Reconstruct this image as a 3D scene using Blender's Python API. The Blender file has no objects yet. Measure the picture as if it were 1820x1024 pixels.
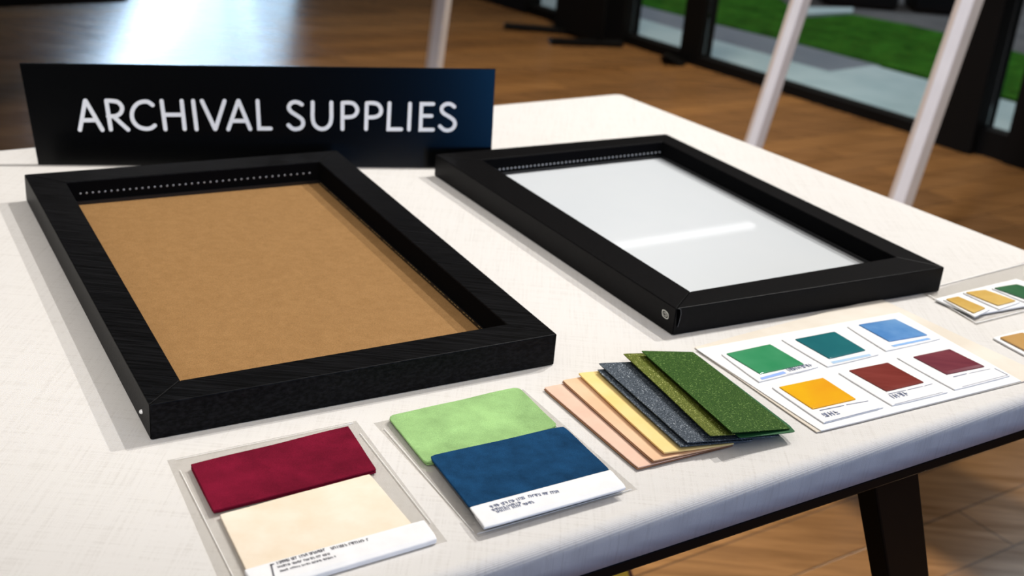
import bpy, bmesh, math, random
from mathutils import Vector, Matrix, noise
random.seed(7)
SC = bpy.context.scene
COL = SC.collection
# ------------------------------------------------------------------ camera model
F, PITCH, ROLL = 2169.64, 0.410342, 0.0881227
CZ, TZ = 1.25, 0.75                      # camera height, table-cloth top height
cp, sp = math.cos(PITCH), math.sin(PITCH)
FW = Vector((0, cp, -sp)); r0 = Vector((1, 0, 0)); u0 = r0.cross(FW)
RT = r0*math.cos(ROLL) + u0*math.sin(ROLL)
UP = -r0*math.sin(ROLL) + u0*math.cos(ROLL)
CAM = Vector((0, 0, CZ))
def ray(x, y): return FW + RT*((x-910)/F) - UP*((y-512)/F)
def at(x, y, z=TZ):
    d = ray(x, y); return CAM + d*((z-CZ)/d.z)
def on_plane(x, y, p, n):
    d = ray(x, y); return CAM + d*((Vector(p)-CAM).dot(n)/d.dot(n))
cd = bpy.data.cameras.new('camera'); cam = bpy.data.objects.new('camera', cd); COL.objects.link(cam)
cam.matrix_world = Matrix(((RT.x, UP.x, -FW.x, 0), (RT.y, UP.y, -FW.y, 0), (RT.z, UP.z, -FW.z, CZ), (0, 0, 0, 1)))
cd.sensor_width = 36; cd.lens = F*36/1820; cd.clip_start = .02; cd.clip_end = 100
cd.dof.use_dof = True; cd.dof.focus_distance = 1.0; cd.dof.aperture_fstop = 7.5
SC.camera = cam
SC.view_settings.view_transform = 'Standard'
SC.view_settings.look = 'None'

# ------------------------------------------------------------------ materials
def mat(name, col, rough=.6, spec=.5, metal=0, build=None):
    m = bpy.data.materials.new(name); m.use_nodes = True
    nt = m.node_tree; b = nt.nodes['Principled BSDF']
    b.inputs['Base Color'].default_value = (*col, 1); b.inputs['Roughness'].default_value = rough
    b.inputs['Specular IOR Level'].default_value = spec; b.inputs['Metallic'].default_value = metal
    if build: build(nt, b)
    return m
def N(nt, t, **kw):
    n = nt.nodes.new(t)
    for k, v in kw.items():
        if k in n.inputs: n.inputs[k].default_value = v
        else: setattr(n, k, v)
    return n
def coords(nt, scale=(1, 1, 1), rot=(0, 0, 0)):
    tc = N(nt, 'ShaderNodeTexCoord'); mp = N(nt, 'ShaderNodeMapping')
    mp.inputs['Scale'].default_value = scale; mp.inputs['Rotation'].default_value = rot
    nt.links.new(tc.outputs['Object'], mp.inputs['Vector']); return mp.outputs['Vector']
def ramp(nt, fac, stops):
    r = N(nt, 'ShaderNodeValToRGB'); e = r.color_ramp.elements
    while len(e) < len(stops): e.new(.5)
    for i, (p, c) in enumerate(stops): e[i].position = p; e[i].color = (*c, 1)
    nt.links.new(fac, r.inputs['Fac']); return r.outputs['Color']
def bump(nt, b, h, strength=.3, dist=.001):
    n = N(nt, 'ShaderNodeBump'); n.inputs['Strength'].default_value = strength; n.inputs['Distance'].default_value = dist
    nt.links.new(h, n.inputs['Height']); nt.links.new(n.outputs['Normal'], b.inputs['Normal'])
def noisy(c1, c2, scale, rough=.7, spec=.3, det=6, stretch=(1, 1, 1), lo=.35, hi=.65, bs=.2, bd=.0005, rot=(0, 0, 0), fine=None):
    def f(nt, b):
        v = coords(nt, stretch, rot)
        n = N(nt, 'ShaderNodeTexNoise', Scale=scale, Detail=det, Roughness=.6); nt.links.new(v, n.inputs['Vector'])
        c = ramp(nt, n.outputs['Fac'], [(lo, c1), (hi, c2)])
        h = n.outputs['Fac']
        if fine:
            n2 = N(nt, 'ShaderNodeTexNoise', Scale=fine, Detail=3.); nt.links.new(v, n2.inputs['Vector'])
            mx = N(nt, 'ShaderNodeMixRGB', blend_type='OVERLAY', Fac=.45)
            nt.links.new(c, mx.inputs[1]); nt.links.new(n2.outputs['Fac'], mx.inputs[2]); c = mx.outputs[0]; h = n2.outputs['Fac']
        nt.links.new(c, b.inputs['Base Color']); bump(nt, b, h, bs, bd)
    return f
def nmat(name, c1, c2, scale, rough=.8, spec=.2, **kw):
    return mat(name, c1, rough, spec, build=noisy(c1, c2, scale, **kw))
TH = math.atan2(.575, .818)              # heading of the table's long side and of the floor planks

def b_cloth(nt, b):
    v = coords(nt, rot=(0, 0, -TH))
    w1 = N(nt, 'ShaderNodeTexWave', Scale=330., Distortion=.6, Detail=1.); w1.bands_direction = 'X'
    w2 = N(nt, 'ShaderNodeTexWave', Scale=330., Distortion=.6, Detail=1.); w2.bands_direction = 'Y'
    n1 = N(nt, 'ShaderNodeTexNoise', Scale=1., Detail=4.)
    v2 = coords(nt, (22, 620, 22), (0, 0, -TH)); v3 = coords(nt, (620, 22, 22), (0, 0, -TH))
    n2 = N(nt, 'ShaderNodeTexNoise', Scale=1., Detail=3.); n3 = N(nt, 'ShaderNodeTexNoise', Scale=1., Detail=3.)
    for w in (w1, w2): nt.links.new(v, w.inputs['Vector'])
    nt.links.new(coords(nt, (6, 6, 6)), n1.inputs['Vector']); nt.links.new(v2, n2.inputs['Vector']); nt.links.new(v3, n3.inputs['Vector'])
    a = N(nt, 'ShaderNodeMath', operation='MULTIPLY'); nt.links.new(w1.outputs['Fac'], a.inputs[0]); nt.links.new(w2.outputs['Fac'], a.inputs[1])
    s = N(nt, 'ShaderNodeMath', operation='ADD'); nt.links.new(n2.outputs['Fac'], s.inputs[0]); nt.links.new(n3.outputs['Fac'], s.inputs[1])
    c = ramp(nt, s.outputs[0], [(.6, (.70, .67, .635)), (1.05, (.80, .775, .745))])
    c2 = ramp(nt, a.outputs[0], [(0, (.86, .86, .86)), (.6, (1, 1, 1))])
    mx = N(nt, 'ShaderNodeMixRGB', blend_type='MULTIPLY', Fac=1.); nt.links.new(c, mx.inputs[1]); nt.links.new(c2, mx.inputs[2])
    nt.links.new(mx.outputs[0], b.inputs['Base Color']); bump(nt, b, a.outputs[0], .35, .0004)
M_cloth = mat('tablecloth_linen', (.8, .78, .75), .9, .1, build=b_cloth)

def b_floor(nt, b):
    v = coords(nt, rot=(0, 0, -TH))
    br = N(nt, 'ShaderNodeTexBrick', Scale=1.); br.offset = .37
    br.inputs['Color1'].default_value = (.31, .165, .066, 1); br.inputs['Color2'].default_value = (.215, .115, .05, 1)
    br.inputs['Mortar'].default_value = (.11, .06, .03, 1); br.inputs['Mortar Size'].default_value = .0022
    br.inputs['Brick Width'].default_value = 1.15; br.inputs['Row Height'].default_value = .125; br.inputs['Bias'].default_value = 0
    nt.links.new(v, br.inputs['Vector'])
    v2 = coords(nt, (1.6, 22, 1), (0, 0, -TH))
    n = N(nt, 'ShaderNodeTexNoise', Scale=2.2, Detail=7., Roughness=.65, Distortion=.6); nt.links.new(v2, n.inputs['Vector'])
    c = ramp(nt, n.outputs['Fac'], [(.3, (.5, .47, .43)), (.7, (1.1, 1.08, 1.05))])
    mx = N(nt, 'ShaderNodeMixRGB', blend_type='MULTIPLY', Fac=.9); nt.links.new(br.outputs['Color'], mx.inputs[1]); nt.links.new(c, mx.inputs[2])
    nt.links.new(mx.outputs[0], b.inputs['Base Color'])
    r = ramp(nt, n.outputs['Fac'], [(.3, (.15, .15, .15)), (.7, (.27, .27, .27))]); nt.links.new(r, b.inputs['Roughness'])
    bump(nt, b, br.outputs['Fac'], .25, .001)
M_floor = mat('oak_planks', (.25, .14, .06), .3, .28, build=b_floor)

def grain(rot):
    return noisy((.001, .001, .0012), (.0075, .0075, .0085), 3.2, det=8, stretch=(5, 130, 130), rot=rot, lo=.42, hi=.66, bs=.5, bd=.0006)
M_black = mat('black_metal', (.003, .003, .003), .5, .12)
M_dark = mat('dark_frame_paint', (.0035, .0035, .004), .6, .12)
M_lglass_black = None
M_sign = mat('sign_face', (.0003, .0004, .0006), .2, .36)
M_white = mat('sign_white', (.92, .92, .93), .5, .2)
M_paper = nmat('white_paper', (.84, .84, .85), (.90, .90, .91), 60, .7, .25, bs=.05)
M_card = nmat('white_card', (.83, .83, .835), (.9, .9, .9), 20, .55, .3, bs=.05)
M_cream = nmat('cream_base_paper', (.72, .65, .55), (.80, .74, .65), 15, .8, .2, bs=.05)
M_mdf = nmat('brown_backing_board', (.268, .142, .049), (.325, .178, .066), 120, .75, .22, det=9, fine=900., lo=.25, hi=.7, bs=.15, bd=.0003)
M_board = nmat('white_mount_board', (.655, .69, .72), (.68, .71, .735), 4, .025, .5, bs=.0)
M_bead = mat('pale_beads', (.32, .33, .36), .35, .5)
M_gold = mat('gold_stitch', (.35, .25, .11), .4, .5, .4)
def felt(n, c, k=.55, sc=35): return nmat(n, tuple(x*k for x in c), c, sc, .95, .08, det=8, fine=1400., lo=.25, hi=.7, bs=.5, bd=.0005)
M_burg = felt('burgundy_felt', (.20, .007, .028), .5)
M_green = felt('green_felt', (.36, .60, .24), .62)
M_navy = felt('navy_felt', (.011, .064, .16), .5, 60)
M_suede = nmat('cream_suede', (.80, .67, .51), (.88, .79, .66), 22, .9, .1, det=7, lo=.3, hi=.65, bs=.2)
M_pink = nmat('pink_leather', (.76, .48, .36), (.82, .56, .43), 25, .6, .3, bs=.1)
M_peach = nmat('peach_leather', (.77, .47, .28), (.82, .55, .35), 25, .6, .3, bs=.1)
M_yellow = nmat('yellow_leather', (.86, .62, .22), (.90, .68, .30), 25, .6, .3, bs=.1)
M_lfedge = mat('leather_edge', (.30, .15, .08), .8, .2)
def glitter(name, c1, c2, hi):
    def f(nt, b):
        v = coords(nt)
        n = N(nt, 'ShaderNodeTexNoise', Scale=900., Detail=2.); nt.links.new(v, n.inputs['Vector'])
        vo = N(nt, 'ShaderNodeTexVoronoi', Scale=1100.); nt.links.new(v, vo.inputs['Vector'])
        c = ramp(nt, n.outputs['Fac'], [(.35, c1), (.62, c2), (.74, hi)])
        sep = N(nt, 'ShaderNodeSeparateColor'); nt.links.new(vo.outputs['Color'], sep.inputs[0])
        k = ramp(nt, sep.outputs[0], [(.95, (0, 0, 0)), (.99, (1, 1, 1))])
        mx = N(nt, 'ShaderNodeMixRGB', Fac=0.); nt.links.new(k, mx.inputs[0]); nt.links.new(c, mx.inputs[1]); mx.inputs[2].default_value = (*hi, 1)
        nt.links.new(mx.outputs[0], b.inputs['Base Color']); bump(nt, b, n.outputs['Fac'], .5, .0004)
    return mat(name, c1, .6, .15, build=f)
M_ggrey = glitter('grey_glitter', (.025, .034, .045), (.085, .105, .13), (.42, .46, .5))
M_golive = glitter('olive_glitter', (.055, .075, .006), (.14, .165, .022), (.50, .52, .2))
M_ggreen = glitter('green_glitter', (.012, .048, .003), (.036, .098, .009), (.20, .32, .09))
def enamel(n, c1, c2, sc=14., st=(1, 1, 1)): return nmat(n, c1, c2, sc, .16, .5, det=3, lo=.3, hi=.7, stretch=st, rot=(0, 0, -.6), bs=.02)
M_chip = [enamel('green_enamel', (.035, .27, .11), (.09, .37, .18)), enamel('teal_enamel', (.012, .12, .14), (.02, .17, .19)),
          enamel('blue_enamel', (.08, .24, .56), (.20, .40, .70), 22.), enamel('amber_enamel', (.90, .50, .012), (.85, .36, .015), 16.),
          enamel('brick_enamel', (.17, .028, .022), (.25, .05, .04), 9., (1, 6, 1)), enamel('maroon_enamel', (.14, .028, .045), (.21, .05, .065), 9., (1, 6, 1))]
M_goldchip = enamel('ochre_enamel', (.62, .38, .09), (.78, .54, .18), 20.)
M_tanchip = enamel('tan_enamel', (.52, .29, .09), (.62, .38, .15), 12.)
M_dgreen = enamel('deep_green_enamel', (.02, .10, .045), (.06, .17, .08))
M_b1 = mat('blue_print', (.30, .45, .86), .7, .2); M_b2 = mat('pale_blue_print', (.42, .60, .80), .7, .2); M_b3 = mat('mid_blue_print', (.25, .46, .80), .7, .2)
M_ink = mat('grey_blue_ink', (.22, .25, .36), .8, .1); M_inkd = mat('dark_ink', (.17, .17, .19), .8, .1)
M_shade = mat('mount_edge', (.55, .53, .49), .8, .1)
def clear(name, tint, gl=.12, rough=.1):
    m = bpy.data.materials.new(name); m.use_nodes = True; nt = m.node_tree; nt.nodes.clear()
    o = N(nt, 'ShaderNodeOutputMaterial'); t = N(nt, 'ShaderNodeBsdfTransparent'); g = N(nt, 'ShaderNodeBsdfGlossy')
    t.inputs['Color'].default_value = (*tint, 1); g.inputs['Roughness'].default_value = rough
    fr = N(nt, 'ShaderNodeFresnel', IOR=1.35); mul = N(nt, 'ShaderNodeMath', operation='MULTIPLY'); mul.inputs[1].default_value = gl*8
    mx = N(nt, 'ShaderNodeMixShader'); nt.links.new(fr.outputs[0], mul.inputs[0]); nt.links.new(mul.outputs[0], mx.inputs[0])
    nt.links.new(t.outputs[0], mx.inputs[1]); nt.links.new(g.outputs[0], mx.inputs[2]); nt.links.new(mx.outputs[0], o.inputs['Surface']); return m
M_film = clear('clear_film', (.985, .981, .974), .03, .12)
M_seam = mat('film_seam', (.86, .845, .82), .4, .3)
M_glass = clear('window_glass', (.955, .98, .98), .06, .02)
M_pole = nmat('white_lacquer', (.80, .78, .80), (.86, .84, .86), 8, .35, .4, bs=.02)
M_lawn = nmat('grass', (.010, .062, .004), (.03, .14, .012), 9, .95, .05, det=8, fine=120.)
M_slab = nmat('pale_paving', (.34, .46, .52), (.44, .56, .62), 3, .8, .2)
M_lane = nmat('grey_paving', (.16, .19, .245), (.20, .23, .285), 3, .85, .2)
M_road = nmat('asphalt', (.09, .095, .11), (.13, .135, .15), 5, .9, .1)
M_tyre = mat('dark_rubber', (.008, .010, .014), .7, .2)

# ------------------------------------------------------------------ builders
def link(name, bm, m, parent=None, smooth=False, bev=0, seg=2):
    me = bpy.data.meshes.new(name); bmesh.ops.recalc_face_normals(bm, faces=bm.faces[:])
    bm.to_mesh(me); bm.free(); me.materials.append(m)
    o = bpy.data.objects.new(name, me); COL.objects.link(o)
    if parent is not None:
        o.parent = parent; o.matrix_parent_inverse = Matrix.Translation(-parent.location)
    if smooth:
        for p in me.polygons: p.use_smooth = True
    if bev:
        b = o.modifiers.new('bevel', 'BEVEL'); b.width = bev; b.segments = seg; b.limit_method = 'ANGLE'; b.angle_limit = .6
    return o
def tag(o, label=None, cat=None, group=None, kind=None):
    for k, v in (('label', label), ('category', cat), ('group', group), ('kind', kind)):
        if v: o[k] = v
    return o
def thing(name, loc, label, cat, group=None):
    o = bpy.data.objects.new(name, None); COL.objects.link(o); o.location = loc; o.empty_display_size = .05
    return tag(o, label, cat, group)
def prism(bm, pts, z0, z1):
    n = len(pts)
    a = [bm.verts.new((p[0], p[1], z0)) for p in pts]; b = [bm.verts.new((p[0], p[1], z1)) for p in pts]
    bm.faces.new(a[::-1]); bm.faces.new(b)
    for i in range(n): bm.faces.new((a[i], a[(i+1) % n], b[(i+1) % n], b[i]))
    return bm
def new(): return bmesh.new()
def hexa(bm, a, b):                       # bottom quad a, top quad b (3D)
    A = [bm.verts.new(p) for p in a]; B = [bm.verts.new(p) for p in b]
    bm.faces.new(A[::-1]); bm.faces.new(B)
    for i in range(4): bm.faces.new((A[i], A[(i+1) % 4], B[(i+1) % 4], B[i]))
    return bm
def lerp(a, b, t): return a + (b-a)*t
def bil(q, s, t): return lerp(lerp(q[0], q[1], s), lerp(q[3], q[2], s), t)   # q = TL,TR,BR,BL
def slab(bm, q, th, nx=1, ny=1, f=None, rc=0, down=Vector((0, 0, -1))):
    """Sheet whose top surface is the quad q; f(s,t) lifts it; rc rounds its corners."""
    q = [Vector(p) for p in q]
    w = (q[1]-q[0]).length; h = (q[3]-q[0]).length
    T = {}; B = {}
    for j in range(ny+1):
        for i in range(nx+1):
            s, t = i/nx, j/ny
            if rc:
                x, y = (s-.5)*w, (t-.5)*h; hx, hy = w/2-rc, h/2-rc
                ex, ey = max(abs(x)-hx, 0), max(abs(y)-hy, 0)
                if ex > 0 and ey > 0:
                    # square corner -> rounded corner
                    k = max(ex, ey)/math.hypot(ex, ey)
                    x = math.copysign(hx+ex*k, x); y = math.copysign(hy+ey*k, y); s, t = x/w+.5, y/h+.5
            p = bil(q, s, t)
            if f: p = p + Vector((0, 0, f(s, t)))
            T[i, j] = bm.verts.new(p); B[i, j] = bm.verts.new(p + down*th)
    for j in range(ny):
        for i in range(nx):
            bm.faces.new((T[i, j], T[i, j+1], T[i+1, j+1], T[i+1, j])); bm.faces.new((B[i, j], B[i+1, j], B[i+1, j+1], B[i, j+1]))
    for i in range(nx):
        bm.faces.new((T[i, 0], T[i+1, 0], B[i+1, 0], B[i, 0])); bm.faces.new((T[i+1, ny], T[i, ny], B[i, ny], B[i+1, ny]))
    for j in range(ny):
        bm.faces.new((T[0, j+1], T[0, j], B[0, j], B[0, j+1])); bm.faces.new((T[nx, j], T[nx, j+1], B[nx, j+1], B[nx, j]))
    return bm
def pq(pts, z): 
    if not isinstance(z, (list, tuple)): z = [z]*4
    return [at(p[0], p[1], zz) for p, zz in zip(pts, z)]
def bar(bm, a, b, w, h, upv=Vector((0, 0, 1))):
    a, b = Vector(a), Vector(b); d = (b-a).normalized(); s = d.cross(upv).normalized(); u = s.cross(d)
    ring = lambda p: [p + s*x*w/2 + u*y*h/2 for x, y in ((-1, -1), (1, -1), (1, 1), (-1, 1))]
    return hexa(bm, ring(a), ring(b))
def bead(bm, p, r):
    bmesh.ops.create_icosphere(bm, subdivisions=2, radius=r, matrix=Matrix.Translation(p))
def ribbon(bm, pts, w, n, lift):          # one flat mitred stroke with round ends on a plane of normal n
    pts = [Vector(p) + n*lift for p in pts]
    closed = (pts[0]-pts[-1]).length < 1e-6
    if closed: pts = pts[:-1]
    m = len(pts); A = []; B = []
    for i in range(m):
        p = pts[i]
        d0 = (p-pts[i-1]).normalized() if (i > 0 or closed) else None
        d1 = (pts[(i+1) % m]-p).normalized() if (i < m-1 or closed) else None
        if d0 is None: d0 = d1
        if d1 is None: d1 = d0
        s = n.cross((d0+d1).normalized()); k = w/2/max(.35, s.dot(n.cross(d0)))
        A.append(bm.verts.new(p-s*k)); B.append(bm.verts.new(p+s*k))
    for i in range(m if closed else m-1):
        j = (i+1) % m; bm.faces.new((A[i], A[j], B[j], B[i]))
    if not closed:
        for (a, b, p, d) in ((B[0], A[0], pts[0], (pts[0]-pts[1]).normalized()), (A[-1], B[-1], pts[-1], (pts[-1]-pts[-2]).normalized())):
            r = (a.co-p); cap = [bm.verts.new(p + r*math.cos(t*math.pi/8) + d*(w/2*math.sin(t*math.pi/8))) for t in range(1, 8)]
            bm.faces.new([a]+cap+[b])
def smooth_curve(P, k=6):
    out = []
    P = [Vector((*p, 0)) for p in P]
    Q = [P[0]] + P + [P[-1]]
    for i in range(1, len(Q)-2):
        for j in range(k):
            t = j/k; a, b, c, d = Q[i-1], Q[i], Q[i+1], Q[i+2]
            out.append(.5*((2*b) + (c-a)*t + (2*a-5*b+4*c-d)*t*t + (3*b-a-3*c+d)*t**3))
    return [(p.x, p.y) for p in out] + [(P[-1].x, P[-1].y)]
def microtext(name, parent, p0, p1, h, m, dens=1.0, z=0., upx=None, gaps=True):
    """A line of tiny print too small to read: short strokes between two points on a sheet."""
    bm = new(); p0, p1 = Vector(p0), Vector(p1); d = (p1-p0); L = d.length; d.normalize()
    u = Vector((-d.y, d.x, 0)); x = 0; cw = h*.62; k = 0; word = random.randint(4, 8)
    def st(a, b, w=h*.24):
        a = p0 + d*a[0] + u*a[1]*h; b = p0 + d*b[0] + u*b[1]*h
        dd = (b-a).normalized(); s = Vector((-dd.y, dd.x, 0))*w/2; e = dd*w/2
        bm.faces.new([bm.verts.new(v + Vector((0, 0, z))) for v in (a-s-e, b-s+e, b+s+e, a+s-e)])
    while x < L-cw:
        if gaps and k == word: x += cw; k = 0; word = random.randint(3, 9); continue
        c = random.randint(0, 5); w = cw*.66
        if c in (0, 1, 2): st((x, 0), (x, 1))
        if c in (1, 3): st((x, 1), (x+w, 1))
        if c in (2, 3, 4): st((x, .5), (x+w, .5))
        if c in (3, 5): st((x+w, 0), (x+w, 1))
        if c in (4, 5): st((x, 0), (x+w, 0)); st((x, .5), (x, 1))
        x += cw; k += 1
    return link(name, bm, m, parent)
def rule(bm, p0, p1, w, z=0):
    p0, p1 = Vector(p0), Vector(p1); d = (p1-p0).normalized(); s = Vector((-d.y, d.x, 0))*w/2; zz = Vector((0, 0, z))
    bm.faces.new([bm.verts.new(v+zz) for v in (p0-s, p1-s, p1+s, p0+s)])

# ------------------------------------------------------------------ setting
bm = new(); bm.faces.new([bm.verts.new(p) for p in ((-9, -3, 0), (7.06, -1.47, 0), (1.854+.01, 4.398, 0), (-5.8+.02, 13.02, 0), (-9, 13, 0))])
for f in bm.faces: pass
tag(link('floor', bm, M_floor), 'brown oak plank floor of the room', kind='structure')
W0 = Vector((1.854, 4.398, 0)); WD = Vector((-.664, .748, 0)); WN = Vector((.748, .664, 0))
def wp(u, off=0, z=0): return W0 + WD*u + WN*off + Vector((0, 0, z))
def wbox(bm, u0_, u1, o0, o1, z0, z1):
    hexa(bm, [wp(u0_, o0, z0), wp(u1, o0, z0), wp(u1, o1, z0), wp(u0_, o1, z0)], [wp(u0_, o0, z1), wp(u1, o0, z1), wp(u1, o1, z1), wp(u0_, o1, z1)]); return bm
tag(link('trim_1', wbox(new(), -4.2, 8.5, 0, .07, 0.0, .045), M_dark), 'black sill rail along the foot of the glass wall', kind='structure')
tag(link('trim_2', wbox(new(), -4.2, 8.5, 0, .07, 2.6, 2.72), M_dark), 'black head rail above the glass wall', kind='structure')
bm = new(); prism(bm, [(-9, 2.6), (wp(-2.4).x, 2.6), (wp(8.5).x, wp(8.5).y), (-9, 13)], 3.0, 3.1)  # unseen ceiling slab, added to keep overhead light off the back floor
tag(link('ceiling', bm, mat('ceiling_paint', (.30, .27, .24), .9, .1)), 'unseen ceiling over the back of the room, added to block overhead light', kind='structure')
k = 1
for u0_, u1, zb in ((-4.1, -.35, .045), (.085, .2, .10), (.36, 1.64, .045), (1.765, 2.12, .045), (2.44, 2.86, .045), (3.5, 6.5, .045)):
    w = tag(link('window_%d' % k, wbox(new(), u0_, u1, .03, .038, zb, 2.6), M_glass), 'floor-length window pane %d' % k, kind='structure'); k += 1
for i, (u0_, u1, o0) in enumerate(((-.35, .085, -.02), (.2, .36, -.05), (1.64, 1.765, 0), (2.12, 2.44, -.03), (2.86, 3.5, -.02), (6.5, 8.5, 0))):
    tag(link('trim_%d' % (i+3), wbox(new(), u0_, u1, o0, .09, .0, 2.6), M_dark, bev=.006), 'black upright of the glass wall', kind='structure')
tag(link('trim_9', wbox(new(), .085, .2, 0, .07, .045, .10), M_dark), 'black kick plate under the narrow pane', kind='structure')

# outdoors
def ground(name, pts, z, m, label, cat, kind=None):
    bm = new(); prism(bm, [(p.x, p.y) for p in pts], z-.03, z); return tag(link(name, bm, m), label, None if kind == 'structure' else cat, kind=kind)
ground('road', [wp(-8, .10), wp(14, .10), wp(14, 18), wp(-8, 18)], -.10, M_road, 'grey asphalt beyond the lawn', 'road', 'structure')
g = [at(*p, -.06) for p in ((1205, 96), (1680, 330))]
ground('pavement', [wp(-4, .10), wp(9, .10), wp(9, 1.0), at(1100, 22, -.055), at(1240, 62, -.055), at(1400, 107, -.055), at(1474, 127, -.055), at(1552, 116, -.055), at(1649, 142, -.055), at(1900, 207, -.055)], -.055, M_slab, 'pale paving outside the windows', 'pavement', 'structure')
ground('path', [at(1060, 5, -.07), at(1100, 24, -.07), at(1240, 66, -.07), at(1400, 112, -.07), at(1474, 132, -.07), at(1570, 124, -.07), at(1552, 110, -.07), at(1415, 74, -.07), at(1240, 30, -.07), at(1115, 2, -.07)], -.065, M_lane, 'grey path between paving and lawn', 'path', 'structure')
lawn = [at(1110, -18, -.07), at(1115, 5, -.07), at(1240, 37, -.07), at(1415, 79, -.07), at(1552, 115, -.07), at(1649, 140, -.07), at(1900, 205, -.07), at(1900, 120, -.07), at(1672, 60, -.07), at(1616, 47, -.07), at(1514, 28, -.07), at(1428, 34, -.07), at(1390, 2, -.07), at(1330, -30, -.07)]
ground('lawn', lawn, -.06, M_lawn, 'bright green mown lawn outside the window', 'lawn', 'stuff')
ground('kerb', [at(1410, 31, -.07), at(1428, 31.5, -.07), at(1514, 27, -.07), at(1516, 19, -.07), at(1424, 18, -.07), at(1400, 16, -.07)], -.05, M_slab, 'pale kerb stone', 'kerb', 'structure')
def far_planter(px, py, w, h, label):
    p = at(px, py, -.10); t = thing('planter', p, label, 'planter', 'dark planters outside')
    bm = new(); prism(bm, [(p.x-w/2, p.y-.15), (p.x+w/2, p.y-.15), (p.x+w/2, p.y+.15), (p.x-w/2, p.y+.15)], -.10, h-.1); link('trough', bm, M_tyre, t, bev=.03)
    bm = new()
    for i in range(26):
        bmesh.ops.create_icosphere(bm, subdivisions=1, radius=random.uniform(.05, .1), matrix=Matrix.Translation((p.x+random.uniform(-w/2, w/2)*.9, p.y+random.uniform(-.12, .12), h-.08+random.uniform(0, .12))))
    link('shrub', bm, M_lawn, t)
far_planter(1668, 20, .42, .3, 'dark planter outside the window, nearest the wide black upright')
far_planter(1520, 8, .5, .3, 'dark planter outside the window, beyond the pale kerb')

# banner stand and other dark things along the glass wall
def base_box(bm, px0, px1, depth, z0, z1, dirv=None):
    a, b = at(*px0, 0), at(*px1, 0); v = dirv or Vector((0, 1, 0))
    prism(bm, [(a.x, a.y), (b.x, b.y), (b.x+v.x*depth, b.y+v.y*depth), (a.x+v.x*depth, a.y+v.y*depth)], z0, z1); return bm
p = at(1060, 62, 0)
t = thing('banner_stand', (p.x, p.y, 0), 'tall black banner stand with flat feet against the glass wall', 'stand')
a = wp(2.46, -.16); b = wp(2.16, -.16)
link('panel', hexa(new(), [wp(2.47, -.16, .02), wp(2.13, -.16, .02), wp(2.13, -.14, .02), wp(2.47, -.14, .02)], [wp(2.47, -.16, 2.), wp(2.13, -.16, 2.), wp(2.13, -.14, 2.), wp(2.47, -.14, 2.)]), M_dark, t)
for p0, p1 in (((896, 46), (1040, 58)), ((977, 73), (1105, 78))):
    A, B = at(*p0, .012), at(*p1, .012); link('foot', bar(new(), A, B, .07, .024), M_dark, t, bev=.004)
p = at(1195, 112, 0)
bm = new(); hexa(bm, [at(1172, 103, .001), at(1214, 119, .001), at(1222, 112, .001), at(1183, 95, .001)], [at(1180, 99, .05), at(1212, 112, .015), at(1220, 108, .015), at(1187, 94, .05)])
tag(link('door_stop', bm, M_dark, bev=.004), 'small black wedge on the floor at the foot of the narrow mullion', 'door stop')
# dark bench at far left
A, B = at(-640, 40, .36), at(224, 5, .36); v = Vector((-.05, 1, 0))
t = thing('low_bench', ((A+B)/2).xy.to_3d(), 'low black bench far behind the sign, its end at the top left', 'bench')
q0 = [A, B, B+v*.42, A+v*.42]
link('seat', prism(new(), [(p.x, p.y) for p in q0], .36, .43), M_dark, t, bev=.008)
for f_ in (.04, .5):
    for w_ in (.02, .36):
        e = lerp(A, B, f_) + v*w_; g = (B-A).normalized()*.05
        link('leg', prism(new(), [(p.x, p.y) for p in (e, e+g, e+g+v*.05, e+v*.05)], 0, .3598), M_dark, t)

# ------------------------------------------------------------------ white stands behind the table
def rail(bm, foot, top, w, dpt, face):
    ax = (top-foot).normalized(); s = ax.cross(face).normalized(); n = s.cross(ax)
    ring = lambda p: [p + s*x*w/2 + n*y*dpt/2 for x, y in ((-1, -1), (1, -1), (1, 1), (-1, 1))]
    return hexa(bm, ring(foot), ring(top))
def pole_pts(foot_px, slope_px, lean=.08):
    f = at(*foot_px, 0)
    tx, ty = foot_px[0] + slope_px*(foot_px[1]+420), -420
    return f, on_plane(tx, ty, f+Vector((0, lean, 0)), Vector((0, 1, 0)))
def leg_part(parent, foot, top, w, face, m=M_pole):
    ax = (top-foot).normalized()
    l = link('leg', rail(new(), foot+ax*.02, top, w, w*1.1, face), m, parent, bev=.005, seg=3)
    s = ax.cross(face).normalized()
    n = s.cross(ax)
    g = link('shaded_side_strip', rail(new(), foot+ax*.03+n*(w*.55+.0002)+s*w*-.33, top-ax*.02+n*(w*.55+.0002)+s*w*-.33, w*.28, .002, face), mat('shaded_side_beige', (.62, .52, .45), .5, .3), l)  # beige strip painted as the shaded side face of the pole
    return l
def cross(parent, name, a, b, w): link(name, bar(new(), a, b, w, w), M_pole, parent, bev=.004)
f1, t1 = pole_pts((1293, 400), .327); f2, t2 = pole_pts((1558, 480), .347)
t = thing('display_easel', (f1+f2)/2, 'white display easel behind the right table edge, two slanting legs', 'easel')
face = Vector((-.75, -.66, 0))
leg_part(t, f1, t1, .040, face); leg_part(t, f2, t2, .049, face)
cross(t, 'crossbar', lerp(f1, t1, .985), lerp(f2, t2, .985), .04)
for f_ in (f1, f2): link('foot', bar(new(), f_+Vector((-.07, -.07, .011)), f_+Vector((.07, .07, .011)), .05, .022), M_pole, t, bev=.004)
f0, t0 = pole_pts((755, 250), .127)
t = thing('stand_pole', f0, 'single white pole standing behind the black sign', 'pole')
leg_part(t, f0, t0, .046, Vector((-.35, -.93, 0)))
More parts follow.
